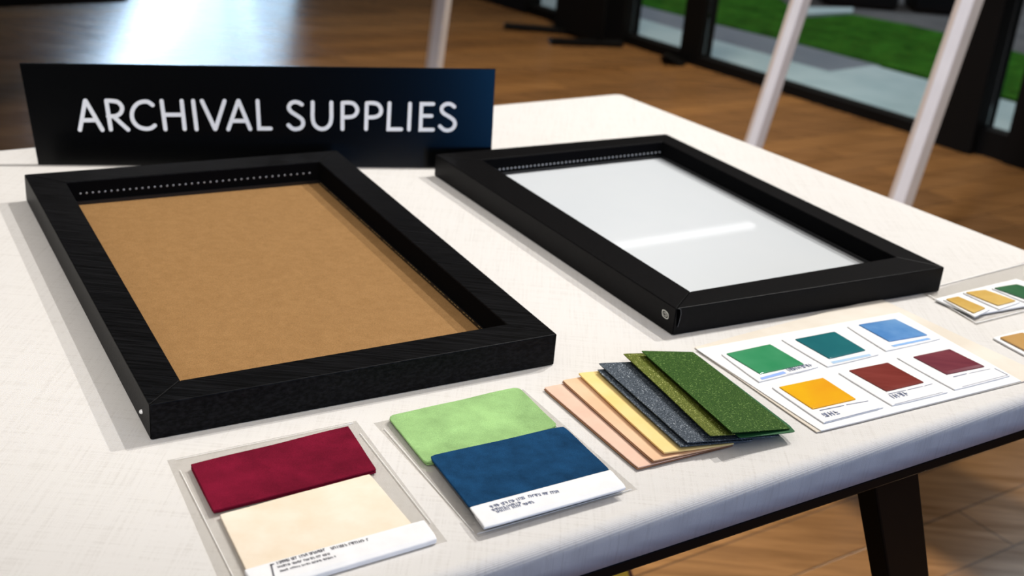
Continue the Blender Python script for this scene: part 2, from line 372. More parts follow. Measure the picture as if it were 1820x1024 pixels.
link('foot', bar(new(), f0+Vector((-.1, 0, .011)), f0+Vector((.1, 0, .011)), .1, .022), M_pole, t, bev=.004)

# ------------------------------------------------------------------ table and cloth
L = Vector((math.cos(TH), math.sin(TH), 0)); Nn = Vector((math.sin(TH), -math.cos(TH), 0))    # along, outward to the viewer
BR = at(1103, 164, TZ)
ZB = .715
near = at(1240, 955, ZB)
W = (near-BR).dot(Nn)
far_r = at(1820, 440, TZ)
rd = Vector((far_r.x-BR.x, far_r.y-BR.y, 0)).normalized()       # right edge heading
NR = Vector((BR.x, BR.y, 0)) + rd*(W/rd.dot(Nn))
LEN = 1.95
bk = Vector((at(0, 264, TZ).x-BR.x, at(0, 264, TZ).y-BR.y, 0)).normalized()
BL = Vector((BR.x, BR.y, 0)) + bk*LEN
n1, n2 = at(1820, 765, ZB), at(1037, 1023, ZB); nd = Vector((n2.x-n1.x, n2.y-n1.y, 0)).normalized()
# near right corner: meet of right edge and near edge
def meet(p, d, q, e):
    den = d.x*e.y-d.y*e.x; tt = ((q.x-p.x)*e.y-(q.y-p.y)*e.x)/den; return Vector((p.x+d.x*tt, p.y+d.y*tt, 0))
NR = meet(Vector((BR.x, BR.y, 0)), rd, Vector((n1.x, n1.y, 0)), nd)
NL = NR + nd*LEN
C4 = [BL, Vector((BR.x, BR.y, 0)), NR, NL]        # TL TR BR BL seen from above
def inset(poly, d):
    c = sum(poly, Vector())/len(poly); out = []
    n = len(poly)
    for i in range(n):
        p0, p1, p2 = poly[i-1], poly[i], poly[(i+1) % n]
        e1 = (p1-p0).normalized(); e2 = (p2-p1).normalized()
        m1 = Vector((-e1.y, e1.x, 0)); m2 = Vector((-e2.y, e2.x, 0))
        if m1.dot(c-p1) < 0: m1 = -m1
        if m2.dot(c-p1) < 0: m2 = -m2
        out.append(meet(p0+m1*d, e1, p1+m2*d, e2))
    return out
def rounded(poly, r, k=6):
    out = []
    n = len(poly)
    for i in range(n):
        p0, p1, p2 = poly[i-1], poly[i], poly[(i+1) % n]
        a = p1 + (p0-p1).normalized()*r; b = p1 + (p2-p1).normalized()*r
        for j in range(k+1):
            t = j/k; out.append(a*(1-t)**2 + p1*2*t*(1-t) + b*t*t)
    return out
def cloth_mesh():
    bm = new(); R = .011; rings = []
    for a in [0, 15, 30, 45, 60, 75, 90]:
        a = math.radians(a); rings.append((R*(1-math.sin(a)), TZ-R*(1-math.cos(a))))
    rings += [(.0, TZ-.02), (.001, ZB)]
    rings_in = [(.004, ZB), (.004, TZ-.012)]
    vr = []
    for ins, z in rings + rings_in:
        vr.append([bm.verts.new((p.x, p.y, z)) for p in rounded(inset(C4, ins) if ins else C4, .012 + (.011-ins)*.5)])
    n = len(vr[0])
    bm.faces.new(vr[0])
    for a, b in zip(vr, vr[1:]):
        for i in range(n): bm.faces.new((a[i], a[(i+1) % n], b[(i+1) % n], b[i]))
    bm.faces.new(vr[-1][::-1])
    o = link('tablecloth', bm, M_cloth)
    for f_ in o.data.polygons: f_.use_smooth = len(f_.vertices) == 4
    return o
tag(cloth_mesh(), 'off-white woven tablecloth fitted over the display table', 'tablecloth')
tb = thing('display_table', (NR+NL)/2, 'display table under the white cloth, black rim and splayed black leg', 'table')
C5 = inset(C4, .0045)
link('tabletop', prism(new(), [(p.x, p.y) for p in inset(C4, .006)], ZB+.0005, .737), M_black, tb)
link('rim', prism(new(), [(p.x, p.y) for p in inset(C4, .002)], ZB-.0125, ZB-.0002), M_black, tb, bev=.002)
def splay_leg(top_px, edge_pt=None, foot=None):
    pass
lt = at(1607, 846, ZB-.0125) - Nn*.022
# foot solved so that the leg lies on its line in the photograph
best = None
for i in range(-40, 60):
    fpt = Vector((lt.x, lt.y, 0)) + L*(i*.01)
    d = fpt-CAM; zz = d.dot(FW); x, y = 910+F*d.dot(RT)/zz, 512-F*d.dot(UP)/zz
    xe = 1607 + .098*(y-846)
    if best is None or abs(x-xe) < best[0]: best = (abs(x-xe), i*.01, fpt)
SPL = best[1]
def table_leg(top, foot):
    bm = new()
    def ring(c, w, dd, z): return [Vector((c.x, c.y, z)) + L*x*w/2 + Nn*y*dd/2 for x, y in ((-1, 1), (1, 1), (1, -1), (-1, -1))]
    hexa(bm, ring(foot, .044, .022, .0), ring(top, .058, .026, ZB-.0125)); return link('leg', bm, M_black, tb, bev=.002)
table_leg(lt, best[2])
corn = inset(C4, .05)
far_l = lt - L*1.2; table_leg(far_l, far_l - L*SPL)
bk_r = lt - Nn*(W-.10); table_leg(bk_r - L*.14, bk_r - L*.14)
bk_l = bk_r - L*1.3; table_leg(bk_l, bk_l)
# yellow box on the floor under the table
p = at(1102, 1024, .05)
t = thing('storage_box', (p.x, p.y, 0), 'yellow box with a dark red edge on the floor under the table', 'box')
bx = [at(1060, 1080, .1), at(1128, 1060, .1), at(1116, 1011, .1), at(1050, 1031, .1)]
link('carton', prism(new(), [(q_.x, q_.y) for q_ in bx], 0, .1), mat('yellow_card', (.45, .29, .02), .6, .3), t)
link('edge_strip', prism(new(), [(q_.x, q_.y) for q_ in (at(1127, 1061, .1), at(1136, 1058, .1), at(1121, 1010, .1), at(1115, 1011, .1))], 0, .1002), mat('dark_red_card', (.05, .008, .005), .6, .3), t)

# ------------------------------------------------------------------ sign
SA, SB = at(68, 293, TZ+.0005), at(872, 299.5, TZ+.0005)
sd = (SB-SA).normalized(); sn = Vector((sd.y, -sd.x, 0)).normalized()
if sn.y > 0: sn = -sn
sn = (sn*math.cos(.16) + Vector((0, 0, 1))*math.sin(.16)).normalized()     # leans back a little
spt = lambda x, y: on_plane(x, y, SA, sn)
sg = thing('table_sign', (SA+SB)/2, 'wide black sign reading ARCHIVAL SUPPLIES standing on the tablecloth', 'sign')
Q = [spt(34, 112), spt(881, 122.5), SB, SA]
bm = new(); hexa(bm, [p - sn*.005 for p in Q], Q); link('board', bm, M_sign, sg, bev=.0006)
mid = lerp(SA, SB, .5) - sn*.006; mtop = lerp(Q[0], Q[1], .5)*.7 + lerp(SA, SB, .5)*.3 - sn*.006
back = Vector((mid.x-sn.x*.09, mid.y-sn.y*.09, TZ+.001))
link('rear_foot', hexa(new(), [back-sd*.03, back+sd*.03, back+sd*.03+sn.xy.to_3d()*.003, back-sd*.03+sn.xy.to_3d()*.003], [mtop-sd*.02, mtop+sd*.02, mtop+sd*.02+sn*.003, mtop-sd*.02+sn*.003]), M_sign, sg)
z1 = lambda P: [(120+x/5.0556, 160+y/5.0556) for x, y in P]
z2 = lambda P: [(480+x/5.0556, 160+y/5.0556) for x, y in P]
strokes = [z1(P) for P in (
    [(112, 358), (158, 96)], [(162, 96), (314, 358)], [(138, 272), (258, 270)],
    [(348, 96), (390, 354)], [(365, 236), (415, 236)], [(415, 238), (545, 356)],
    [(845, 98), (880, 352)], [(1025, 98), (1053, 350)], [(865, 222), (1040, 222)],
    [(1128, 98), (1160, 352)], [(1207, 98), (1326, 350)], [(1410, 98), (1330, 350)],
    [(1445, 352), (1533, 98)], [(1537, 98), (1642, 350)], [(1486, 277), (1604, 277)], [(1707, 98), (1722, 346), (1826, 346)])]
strokes += [smooth_curve(z1(P)) for P in ([(348, 96), (400, 98), (455, 110), (490, 155), (478, 205), (435, 232), (380, 237)],
    [(765, 135), (725, 108), (680, 104), (630, 122), (592, 165), (578, 225), (595, 285), (640, 330), (700, 348), (750, 342), (785, 318)])]
strokes += [z2(P) for P in ([(650, 350), (650, 115)], [(862, 350), (868, 118)], [(1073, 118), (1062, 352), (1178, 352)], [(1257, 122), (1247, 355)],
    [(1465, 125), (1360, 125), (1350, 356), (1462, 356)], [(1356, 232), (1450, 232)])]
strokes += [smooth_curve(z2(P)) for P in ([(285, 130), (255, 112), (215, 107), (180, 125), (168, 160), (190, 195), (240, 228), (285, 262), (297, 300), (280, 335), (240, 350), (200, 345), (165, 315)],
    [(382, 110), (382, 180), (382, 250), (395, 305), (430, 340), (467, 350), (505, 340), (538, 305), (550, 250), (550, 180), (550, 112)],
    [(650, 115), (710, 113), (755, 127), (783, 172), (770, 216), (730, 240), (650, 244)],
    [(868, 118), (920, 116), (970, 130), (997, 175), (985, 220), (940, 242), (866, 246)],
    [(1655, 150), (1625, 128), (1585, 125), (1550, 145), (1540, 178), (1560, 210), (1610, 240), (1650, 272), (1660, 310), (1640, 345), (1600, 362), (1560, 355), (1525, 325)])]
bm = new()
for i_, P in enumerate(strokes): ribbon(bm, [spt(*p) for p in P], .0049, sn, .0004+.00002*i_)
tag(link('lettering', bm, M_white, sg), 'white capital letters ARCHIVAL SUPPLIES')

# ------------------------------------------------------------------ picture frames
M_added_lining = mat('added_matte_lining', (.003, .003, .0035), .9, .03)
def picture_frame(label, outer, inner, t, board_z, M_b, wood, board_label):
    """outer / inner: pixel corners back-left, back-right, near-right, near-left of the top face."""
    zt = TZ+t; z0 = TZ+.0006
    O = [at(*p, zt) for p in outer]; I = [at(*p, zt) for p in inner]
    fr = thing('picture_frame', (sum(O, Vector())/4).xy.to_3d()+Vector((0, 0, TZ)), label, 'picture frame')
    for i in range(4):
        j = (i+1) % 4
        ang = math.atan2(O[j].y-O[i].y, O[j].x-O[i].x)
        m = mat('black_stained_wood' if wood else 'black_wrapped_frame', (.01, .01, .011), .46 if wood else .42, .07, build=grain((0, 0, -ang)) if wood else noisy((.0035, .0033, .0035), (.0058, .0055, .0058), 300, bs=.06))
        g = .00012
        ins = lambda a, b, k: a + (b-a).normalized()*k
        poly = [ins(O[i], O[j], g), ins(O[j], O[i], g), ins(I[j], I[i], g), ins(I[i], I[j], g)]
        link('rail', prism(new(), [(p.x, p.y) for p in poly], z0, zt), m, fr, bev=.0009)
    # matte lining added to kill reflections in the opening, and a lower lip
    c = sum(I, Vector())/4
    bm = new()
    for i in range(4):
        j = (i+1) % 4; e = (I[j]-I[i]).normalized(); q = Vector((-e.y, e.x, 0))
        if q.dot(c-I[i]) < 0: q = -q
        ring = [I[i]+e*.0004, I[j]-e*.0004, I[j]+q*.0003-e*.0004, I[i]+q*.0003+e*.0004]
        hexa(bm, [Vector((p.x, p.y, board_z+.0042)) for p in ring], [Vector((p.x, p.y, zt-.0012)) for p in ring])
    link('added_lining', bm, M_added_lining, fr)
    J = [p + (c-p).normalized()*.003 for p in I]
    bm = new()
    for i in range(4):
        j = (i+1) % 4
        hexa(bm, [Vector((p.x, p.y, board_z)) for p in (I[i], I[j], J[j], J[i])], [Vector((p.x, p.y, board_z+.004)) for p in (I[i], I[j], J[j], J[i])])
    link('inner_lip', bm, mat('lip_black', (.006, .006, .007), .4, .4), fr)
    K = [p + (p-c).normalized()*.006 for p in I]
    bo = link('backing_board', prism(new(), [(p.x, p.y) for p in I], TZ+.0008, board_z), M_b, fr); bo['label'] = board_label
    return fr, O, I, c
LF_O = [(43, 310), (598, 267), (990, 594), (265, 720)]; LF_I = [(117, 324), (567, 287), (901, 576), (320, 676)]
lf, LO, LI, lc = picture_frame('black wood-grain picture frame with brown backing board, left of the two frames', LF_O, LF_I, .0313, TZ+.0042, M_mdf, True, 'brown fibre backing board')
RF_O = [(774, 274), (1184, 238), (1679, 475), (1202, 549)]; RF_I = [(857, 284), (1178, 252), (1593, 457), (1227, 518)]
rf, RO, RI, rc_ = picture_frame('smooth black picture frame with white board, right of the two frames', RF_O, RF_I, .0290, TZ+.0060, M_board, False, 'glossy white board')
def wall_pt(a, b, x, y):                        # point on the vertical wall through a-b
    d = (b-a); n = Vector((d.y, -d.x, 0)).normalized(); return on_plane(x, y, a, n)
bm = new()
for i in range(38):
    p = wall_pt(LI[0], LI[1], lerp(143, 550, i/37), lerp(344, 307.5, i/37)); bead(bm, p, .00125)
link('beaded_trim', bm, M_bead, lf)
bm = new()
for i in range(44):
    p = wall_pt(RI[0], RI[1], lerp(874, 1172, i/43), lerp(302.5, 270.5, i/43)); bead(bm, p, .00145)
link('beaded_trim', bm, M_bead, rf)
bm = new()
dv = (LI[2]-LI[1]); ln = dv.length; dv.normalize(); off = Vector((dv.y, -dv.x, 0))
if off.dot(lc-LI[1]) < 0: off = -off
for i in range(70):
    a = LI[1] + dv*(ln*(.03+.94*i/70)); b = a + dv*ln*.0075; a = Vector((a.x, a.y, TZ+.0088))+off*.0034; b = Vector((b.x, b.y, TZ+.0088))+off*.0034
    if i % 5 != 4: bar(bm, a, b, .0005, .0006)
link('stitching', bm, M_gold, lf)
# white pin on the outer left side of the left frame
a, b = LO[0], LO[3]; d = b-a; n = Vector((d.y, -d.x, 0)).normalized()
if n.dot(lc-a) > 0: n = -n
p = on_plane(251.5, 732, a + n*.0004, n)
bm = new(); bmesh.ops.create_uvsphere(bm, u_segments=12, v_segments=8, radius=.0019, matrix=Matrix.Translation(p)); link('pin_head', bm, mat('pin_white', (.9, .9, .9), .3, .5), lf)
# badge on the outer left side of the right frame
a, b = RO[0], RO[3]; d = (b-a); n = Vector((d.y, -d.x, 0)).normalized()
if n.dot(rc_-a) > 0: n = -n
bp = lambda x, y: on_plane(x, y, a + n*.0002, n)
zb = lambda P: [bp(1120+x/8.535, 480+y/8.535) for x, y in P]
bm = new()
ribbon(bm, zb([(497, 605), (525, 612), (560, 640), (578, 672), (578, 720), (568, 738), (545, 735), (505, 705), (490, 680), (487, 630), (497, 605)]), .0011, n, .0001)
ribbon(bm, zb([(512, 632), (510, 685), (550, 705), (562, 690), (560, 655), (525, 640)]), .0006, n, .0001)
ribbon(bm, zb([(525, 655), (545, 668), (545, 690)]), .0007, n, .0001)
tag(link('badge', bm, mat('badge_silver', (.62, .63, .58), .5, .3), rf), 'small pale rounded badge')
# wrapped corner fold, near rail: shaded gap and edge highlight painted as colour
a2, b2 = RO[3], RO[2]; d2 = b2-a2; m2 = Vector((d2.y, -d2.x, 0)).normalized()
if m2.dot(rc_-a2) > 0: m2 = -m2
fp = lambda x, y: on_plane(1120+x/8.535, 480+y/8.535, a2 + m2*.0003, m2)
bm = new(); P = [fp(*q_) for q_ in ((710, 610), (735, 592), (762, 600), (765, 660), (745, 760), (715, 850), (702, 860))]
bm.faces.new([bm.verts.new(q_) for q_ in P]); link('fold_gap_shade', bm, mat('gap_shade_black', (.001, .001, .001), .9, 0), rf)
bm = new(); ribbon(bm, [fp(*q_) for q_ in ((735, 588), (766, 596), (772, 660), (752, 760), (722, 860))], .0006, m2, .0002)
link('fold_highlight', bm, mat('highlight_grey', (.05, .05, .055), .4, .5), rf)

# ------------------------------------------------------------------ clear sleeves, swatches
def sleeve(label, px, z, seams):
    t = thing('clear_sleeve', at(*px[0], TZ), label, 'sleeve')
    q = pq(px, z); link('film', slab(new(), q, .00025, 8, 8), M_film, t)
    bm = new()
    for p0, p1, w in seams:
        a_, b_ = at(*p0, z), at(*p1, z); dd = (b_-a_).normalized(); s_ = Vector((-dd.y, dd.x, 0))*w/2
        hexa(bm, [v_-Vector((0, 0, .0002)) for v_ in (a_-s_, b_-s_, b_+s_, a_+s_)], [v_+Vector((0, 0, .0003)) for v_ in (a_-s_, b_-s_, b_+s_, a_+s_)])
    link('seam', bm, M_seam, t); return t
Z1 = TZ+.0008
def par(tl, tr, br):                         # completes a parallelogram on the table
    return tl + (br-tr)
q_bl = at(395, 1034)
sleeve('clear plastic sleeve under the burgundy and cream swatches', [(297, 818), (633, 748), (795, 962), (402, 1062)], Z1,
       [((320, 836), (422, 1040), .0005), ((640, 770), (765, 930), .0005), ((309, 818), (628, 752), .0004)])
sleeve('clear plastic sleeve under the green and navy swatches', [(664, 752), (930, 692), (1133, 870), (850, 955)], Z1,
       [((683, 762), (842, 946), .0005), ((940, 715), (1108, 862), .0005), ((848, 949), (1122, 870), .0004)])
def wav(a, seed, ends=0):
    return lambda s, t: a*noise.noise(Vector((s*3+seed, t*2.4, seed))) 
def swatch(name, label, px, z, th, m, rc=0, lift=None, cat='swatch', bevel=.0006, amp=.0006, seed=1):
    t = thing(name, at(*px[3], TZ), label, cat)
    o = link('felt_leaf' if 'fel' in m.name else 'suede_leaf', slab(new(), pq(px, z), th, 24, 16, lift or wav(amp, seed), rc), m, t, bev=bevel, smooth=False)
    return t
# burgundy: two leaves folded
BUR = [(339, 825), (619, 757), (669, 834), (379, 908)]
t = swatch('fabric_swatch', 'burgundy red felt swatch lying above the cream swatch', BUR, TZ+.0052, .0016, M_burg, rc=.0004, seed=3, bevel=.0004)
link('lower_leaf', slab(new(), pq([(338, 829), (620, 762), (670, 838.5), (379, 911)], TZ+.0027), .0016, 24, 16, wav(.0005, 8), .0015), M_burg, t, bev=.0005)
CR_tl, CR_tr, CR_br = at(390, 914, TZ+.0034), at(657, 842, TZ+.0034), at(735, 934, TZ+.0034)
CRBL = at(440, 1018, TZ+.0034)
t = thing('fabric_swatch', CR_tl.xy.to_3d()+Vector((0, 0, TZ)), 'cream suede swatch with white printed label, nearest the viewer at left', 'swatch')
link('suede_leaf', slab(new(), [CR_tl, CR_tr, CR_br, CRBL], .0022, 24, 16, wav(.0004, 5), .001), M_suede, t, bev=.0006)
def label_band(parent, tl, tr, br, bl, z, th):
    q = pq([tl, tr, br, bl], z)
    lb = link('label_band', slab(new(), q, th, 12, 6, lambda s, t_: -.0012*max(0, (t_-.82)/.18)**2, .0008), M_paper, parent, bev=.0009, smooth=False)
    lb['label'] = 'white paper label band'
    return lb, q
lb, q = label_band(t, (433, 1012), (754, 923), (778, 956), (458, 1050), TZ+.0056, .0038)
up3 = Vector((0, 0, .00025))
for p0, p1, h_ in (((494, 1003), (582, 978), .0023), ((590, 977), (660, 960), .0023), ((495, 1010), (590, 985), .0018), ((499, 1017), (600, 990), .0016)):
    microtext('print_line', lb, at(*p0, TZ+.0056), at(*p1, TZ+.0056), h_, M_inkd, z=.0003)
bm = new(); ribbon(bm, [at(482, 1004, TZ+.0059), at(487, 1026, TZ+.0059)], .0012, Vector((0, 0, 1)), .0); ribbon(bm, [at(481, 1004, TZ+.0059), at(486, 1002.5, TZ+.0059)], .0012, Vector((0, 0, 1)), .0)
link('print_mark', bm, M_inkd, lb)
# green, with a folded leaf beneath
GR = [(688, 739), (921, 687), (993, 757), (757, 824)]
t = swatch('fabric_swatch', 'light green felt swatch partly under the navy swatch', GR, TZ+.0050, .0018, M_green, rc=.006, seed=11, amp=.0008)
link('lower_leaf', slab(new(), pq([(692, 744), (920, 691), (992, 761), (758, 827)], TZ+.0028), .0016, 20, 14, wav(.0004, 15), .004), M_green, t, bev=.0005)
NV = [(763, 810), (1002, 757), (1086, 836), (836, 903)]
t = thing('fabric_swatch', at(836, 903, TZ), 'navy blue felt swatch with white printed label overlapping the green swatch', 'swatch')
link('felt_leaf', slab(new(), pq(NV, TZ+.0092), .0018, 24, 16, wav(.0006, 21), .003), M_navy, t, bev=.0006)
link('lower_leaf', slab(new(), pq([(770, 819), (1003, 765), (1090, 845), (858, 930)], TZ+.0026), .0016, 20, 14, None, .003), M_navy, t, bev=.0005)
bm = new(); a_, b_ = at(766, 812, TZ+.0050), at(840, 905, TZ+.0050)
link('spine', slab(new(), pq([(790, 815), (995, 765), (1078, 840), (862, 905)], TZ+.0073), .0022, 12, 8), M_navy, t)
lb, q = label_band(t, (834, 901), (1085, 834), (1114, 865), (861, 936), TZ+.0098, .0016)
lo = link('label_fold', slab(new(), pq([(842, 915), (1090, 846), (1112, 869), (860, 940)], TZ+.0040), .0012, 12, 4, None, .0008), M_paper, lb, bev=.0004)
for p0, p1, h_ in (((873, 903.5), (935, 886), .0026), ((941, 884.5), (997, 875), .0026), ((876, 909), (930, 894), .0022), ((884, 911.5), (953, 893), .0024)):
    microtext('print_line', lb, at(*p0, TZ+.0098), at(*p1, TZ+.0098), h_, M_ink, z=.0003)

# ------------------------------------------------------------------ fanned sample sheets
zf = lambda x, y: (960+x/3.7917, 600+y/3.7917)
def fan_sheet(label, tl, bl, br, z, m, curl, name='sample_sheet', edge=None, tr=None, th=.0009, under=None):
    """z = heights at TL, BL, BR ; the sheet lifts along its left side by curl."""
    TL, BLc, BRc = at(*zf(*tl), TZ+z[0]), at(*zf(*bl), TZ+z[1]), at(*zf(*br), TZ+z[2])
    TR = at(*zf(*tr), TZ+z[2]) if tr else TL + (BRc-BLc)
    t = thing(name, TL.xy.to_3d()+Vector((0, 0, TZ)), label, 'sample sheet', 'fan of sample sheets')
    link('leaf', slab(new(), [TL, TR, BRc, BLc], th, 20, 20, lambda s, t_: curl*(math.sin(math.pi*t_)*.5*(1-s)), .0012), m, t, bev=.0003)
    if under: 
        U = [p - Vector((0, 0, under[0])) for p in (TL, TR, BRc, BLc)]
        d1 = (BLc-TL).normalized()*under[1]
        U = [p + d1 - (TR-TL).normalized()*.001 for p in U]
        link('underside', slab(new(), U, .0006, 12, 12, None, .0012), edge or M_lfedge, t, bev=.0002)
    return t
fan_sheet('pale pink leather sample sheet at the bottom of the fan', (26, 335), (660, 876), (1312, 716), (.0034, .0036, .0022), M_pink, 0, under=(.0013, .0006), edge=M_lfedge, th=.0011)
fan_sheet('peach leather sample sheet lying on the pink sheet', (150, 286), (765, 830), (1308, 716), (.0062, .0066, .0036), M_peach, -.0010, under=(.0012, .0003), th=.0010)
fan_sheet('pale yellow sample sheet between peach and grey sheets', (256, 238), (835, 775), (1310, 712), (.0092, .0096, .0050), M_yellow, -.0008, th=.0016)
fan_sheet('dark grey glitter sheet lying on the yellow sheet', (383, 215), (945, 733), (1440, 690), (.0122, .0118, .0060), M_ggrey, -.0006)
fan_sheet('wider dark grey glitter sheet under the olive sheet', (392, 172), (992, 708), (1620, 660), (.0152, .0146, .0070), M_ggrey, 0)
fan_sheet('olive green glitter sheet under the bright green sheet', (558, 108), (1146, 662), (1640, 628), (.0186, .0180, .0080), M_golive, .001)
t = fan_sheet('bright green glitter folded card on top of the fan', (680, 88), (1295, 640), (1690, 613), (.0215, .0215, .0115), M_ggreen, .0, tr=(1032, 96))
P = [zf(*p) for p in ((900, 125), (1036, 99), (1738, 634), (1330, 676))]
link('lower_leaf', slab(new(), pq(P, [TZ+.0162, TZ+.0102, TZ+.0095, TZ+.0152]), .0008, 14, 14, None, .004), mat('green_card_back', (.02, .11, .035), .5, .3), t, bev=.0003)

# ------------------------------------------------------------------ colour chart
base = [(1232, 616), (1563, 530), (1905, 690), (1452, 770)]
base_q = [at(1233, 617, TZ+.0014), at(1563, 530, TZ+.0014), at(1860, 668, TZ+.0014), at(1452, 769, TZ+.0014)]
t = thing('backing_sheet', base_q[0].xy.to_3d()+Vector((0, 0, TZ)), 'cream paper sheet under the white colour chart', 'sheet')
link('paper', slab(new(), base_q, .0007, 6, 6, None, .002), M_cream, t)
ZC = TZ+.0023
ch = thing('colour_chart', at(1459, 766, TZ), 'white colour chart card with six square enamel samples', 'chart')
cardq = pq([(1237, 620), (1598, 555), (1816, 677), (1459.5, 766)], ZC)
link('card', slab(new(), cardq, .0008, 6, 6, None, .001), M_card, ch, bev=.0003)
ZM = ZC+.0013; ZK = ZM+.0016
chips = [
 ('green', [(1291, 627), (1369, 610.3), (1430, 646), (1351.6, 663)], [(1281, 629), (1372, 607), (1456, 652), (1349, 679)]),
 ('teal', [(1413, 601.5), (1483.4, 588), (1539, 621), (1474.6, 636)], [(1388, 603), (1487, 582), (1563, 630), (1471, 652)]),
 ('blue', [(1526, 575.6), (1591, 565.4), (1649, 594), (1581, 605.5)], [(1505, 580), (1596, 561), (1672, 602), (1575, 624)]),
 ('amber', [(1384.7, 686.4), (1463, 670), (1522, 708), (1445, 725.6)], [(1371, 688), (1468, 665), (1572, 724), (1464, 752)]),
 ('brick red', [(1509, 657), (1578, 643), (1642.7, 678), (1576, 694)], [(1489, 662), (1583, 638), (1686, 697), (1586, 721)]),
 ('maroon', [(1623, 632.7), (1688, 619), (1751, 650), (1683, 664)], [(1593, 635), (1694, 611), (1796, 668), (1697, 693)])]
mounts = []
for (nm, cpx, mpx), m in zip(chips, M_chip):
    mo = link('mount_card', slab(new(), pq(mpx, ZM), .0012, 4, 4, None, .0015), M_card, ch, bev=.0003)
    c = link('enamel_sample', slab(new(), pq(cpx, ZK), .0015, 10, 10, lambda s, t_: -.0006*(max(abs(s-.5), abs(t_-.5))*2)**6, .0005), m, mo, bev=.0005)
    c['label'] = nm + ' glossy square sample'
    # pale line beside the sample
    mounts.append(mo)
def stripe(mo, px, m, z=ZM+.0002):
    bm = new(); bm.faces.new([bm.verts.new(p) for p in pq(px, z)]); link('colour_stripe', bm, m, mo)
stripe(mounts[0], [(1351, 671.5), (1392, 660), (1398, 663.5), (1354, 675)], M_b1)
stripe(mounts[1], [(1476, 643), (1545, 629), (1549, 632), (1481, 646.5)], M_b2)
stripe(mounts[2], [(1583, 614), (1649, 600.5), (1655, 603), (1589, 616.5)], M_b3)
bm = new()
for p0, p1, w_ in (((1457, 730), (1500, 721), .0010), ((1504, 720), (1543, 713), .0007), ((1466, 751), (1563, 726), .0004)): rule(bm, at(*p0, ZM), at(*p1, ZM), w_, .0003)
link('printed_rule', bm, M_ink, mounts[3])
bm = new()
for p0, p1, w_ in (((1578, 701), (1610, 694), .0007), ((1613, 693.4), (1640, 687), .0006), ((1643, 686.5), (1657, 682.5), .0006), ((1590, 719), (1676, 697.5), .0004)): rule(bm, at(*p0, ZM), at(*p1, ZM), w_, .0003)
link('printed_rule', bm, M_ink, mounts[4])
bm = new()
for p0, p1, w_ in (((1694, 670.5), (1718, 664.5), .0010), ((1722, 664), (1760, 656), .0005), ((1767.5, 655), (1791, 667), .0008), ((1791, 667), (1710, 688), .0004)): rule(bm, at(*p0, ZM), at(*p1, ZM), w_, .0003)
link('printed_rule', bm, M_ink, mounts[5])
microtext('print_line', mounts[0], at(1403, 660, ZM), at(1446, 650, ZM), .004, M_ink, z=.0003, gaps=False)
bm = new(); rule(bm, at(1398, 666, ZM), at(1446, 655.5, ZM), .0003, .0003); link('printed_rule', bm, M_ink, mounts[0])
def stamp(mo, p0, p1, h):                    # little outlined monogram
    o = microtext('print_stamp', mo, at(*p0, ZM), at(*p1, ZM), h, M_ink, z=.0003, gaps=False)
stamp(mounts[3], (1468, 741), (1497, 734.5), .0052); stamp(mounts[4], (1589, 708), (1618, 701), .0052)

# ------------------------------------------------------------------ samples at the right edge of the table
z5 = lambda x, y: (1560+x/5.119, 440+y/5.119)
sleeve('clear plastic sleeve at the right table edge holding a card of three samples', [(1640, 522), (1832, 462), (1960, 520), (1735, 578)], TZ+.0012,
       [((1650, 524), (1735, 574), .0012), ((1735, 574), (1950, 520), .0012), ((1668, 508), (1830, 466), .0015), ((1600, 520), (1668, 508), .001)])
ZD = TZ+.0036
t = thing('sample_card', at(1730, 557, TZ), 'white card with two ochre samples and a green one at right edge', 'sample card')
link('card', slab(new(), pq([(1660, 531), (1806, 495), (1905, 528), (1731, 560)], ZD), .0018, 4, 4, None, .002), M_card, t, bev=.0004)
for nm, px, m in (('pale ochre', [(1681, 531), (1703, 526.5), (1752, 547), (1731, 556)], M_goldchip), ('ochre', [(1716, 519), (1751, 514.5), (1806, 534), (1774, 542.5)], M_goldchip), ('deep green', [(1767, 511), (1807, 504.5), (1868, 524), (1828, 533)], M_dgreen)):
    mo = link('mount_card', slab(new(), pq([(px[0][0]-5, px[0][1]+1), (px[1][0]+3, px[1][1]-2), (px[2][0]+8, px[2][1]+3), (px[3][0]+2, px[3][1]+7)], ZD+.0016), .0014, 2, 2, None, .001), M_card, t)
    c = link('enamel_sample', slab(new(), pq(px, ZD+.003), .0013, 6, 6, None, .001), m, mo, bev=.0004); c['label'] = nm + ' glossy sample'
t = thing('sample_tile', at(1816, 600, TZ), 'tan sample tile on a white mount at the right edge of the photo', 'sample')
mo = link('mount_card', slab(new(), pq([(1764, 600), (1822, 585), (1900, 622), (1838, 640)], TZ+.0022), .0016, 3, 3, None, .001), M_card, t, bev=.0003)
link('enamel_sample', slab(new(), pq([(1777, 599), (1817, 590.5), (1885, 616), (1838, 630)], TZ+.0042), .0016, 6, 6, None, .001), M_tanchip, t, bev=.0005)

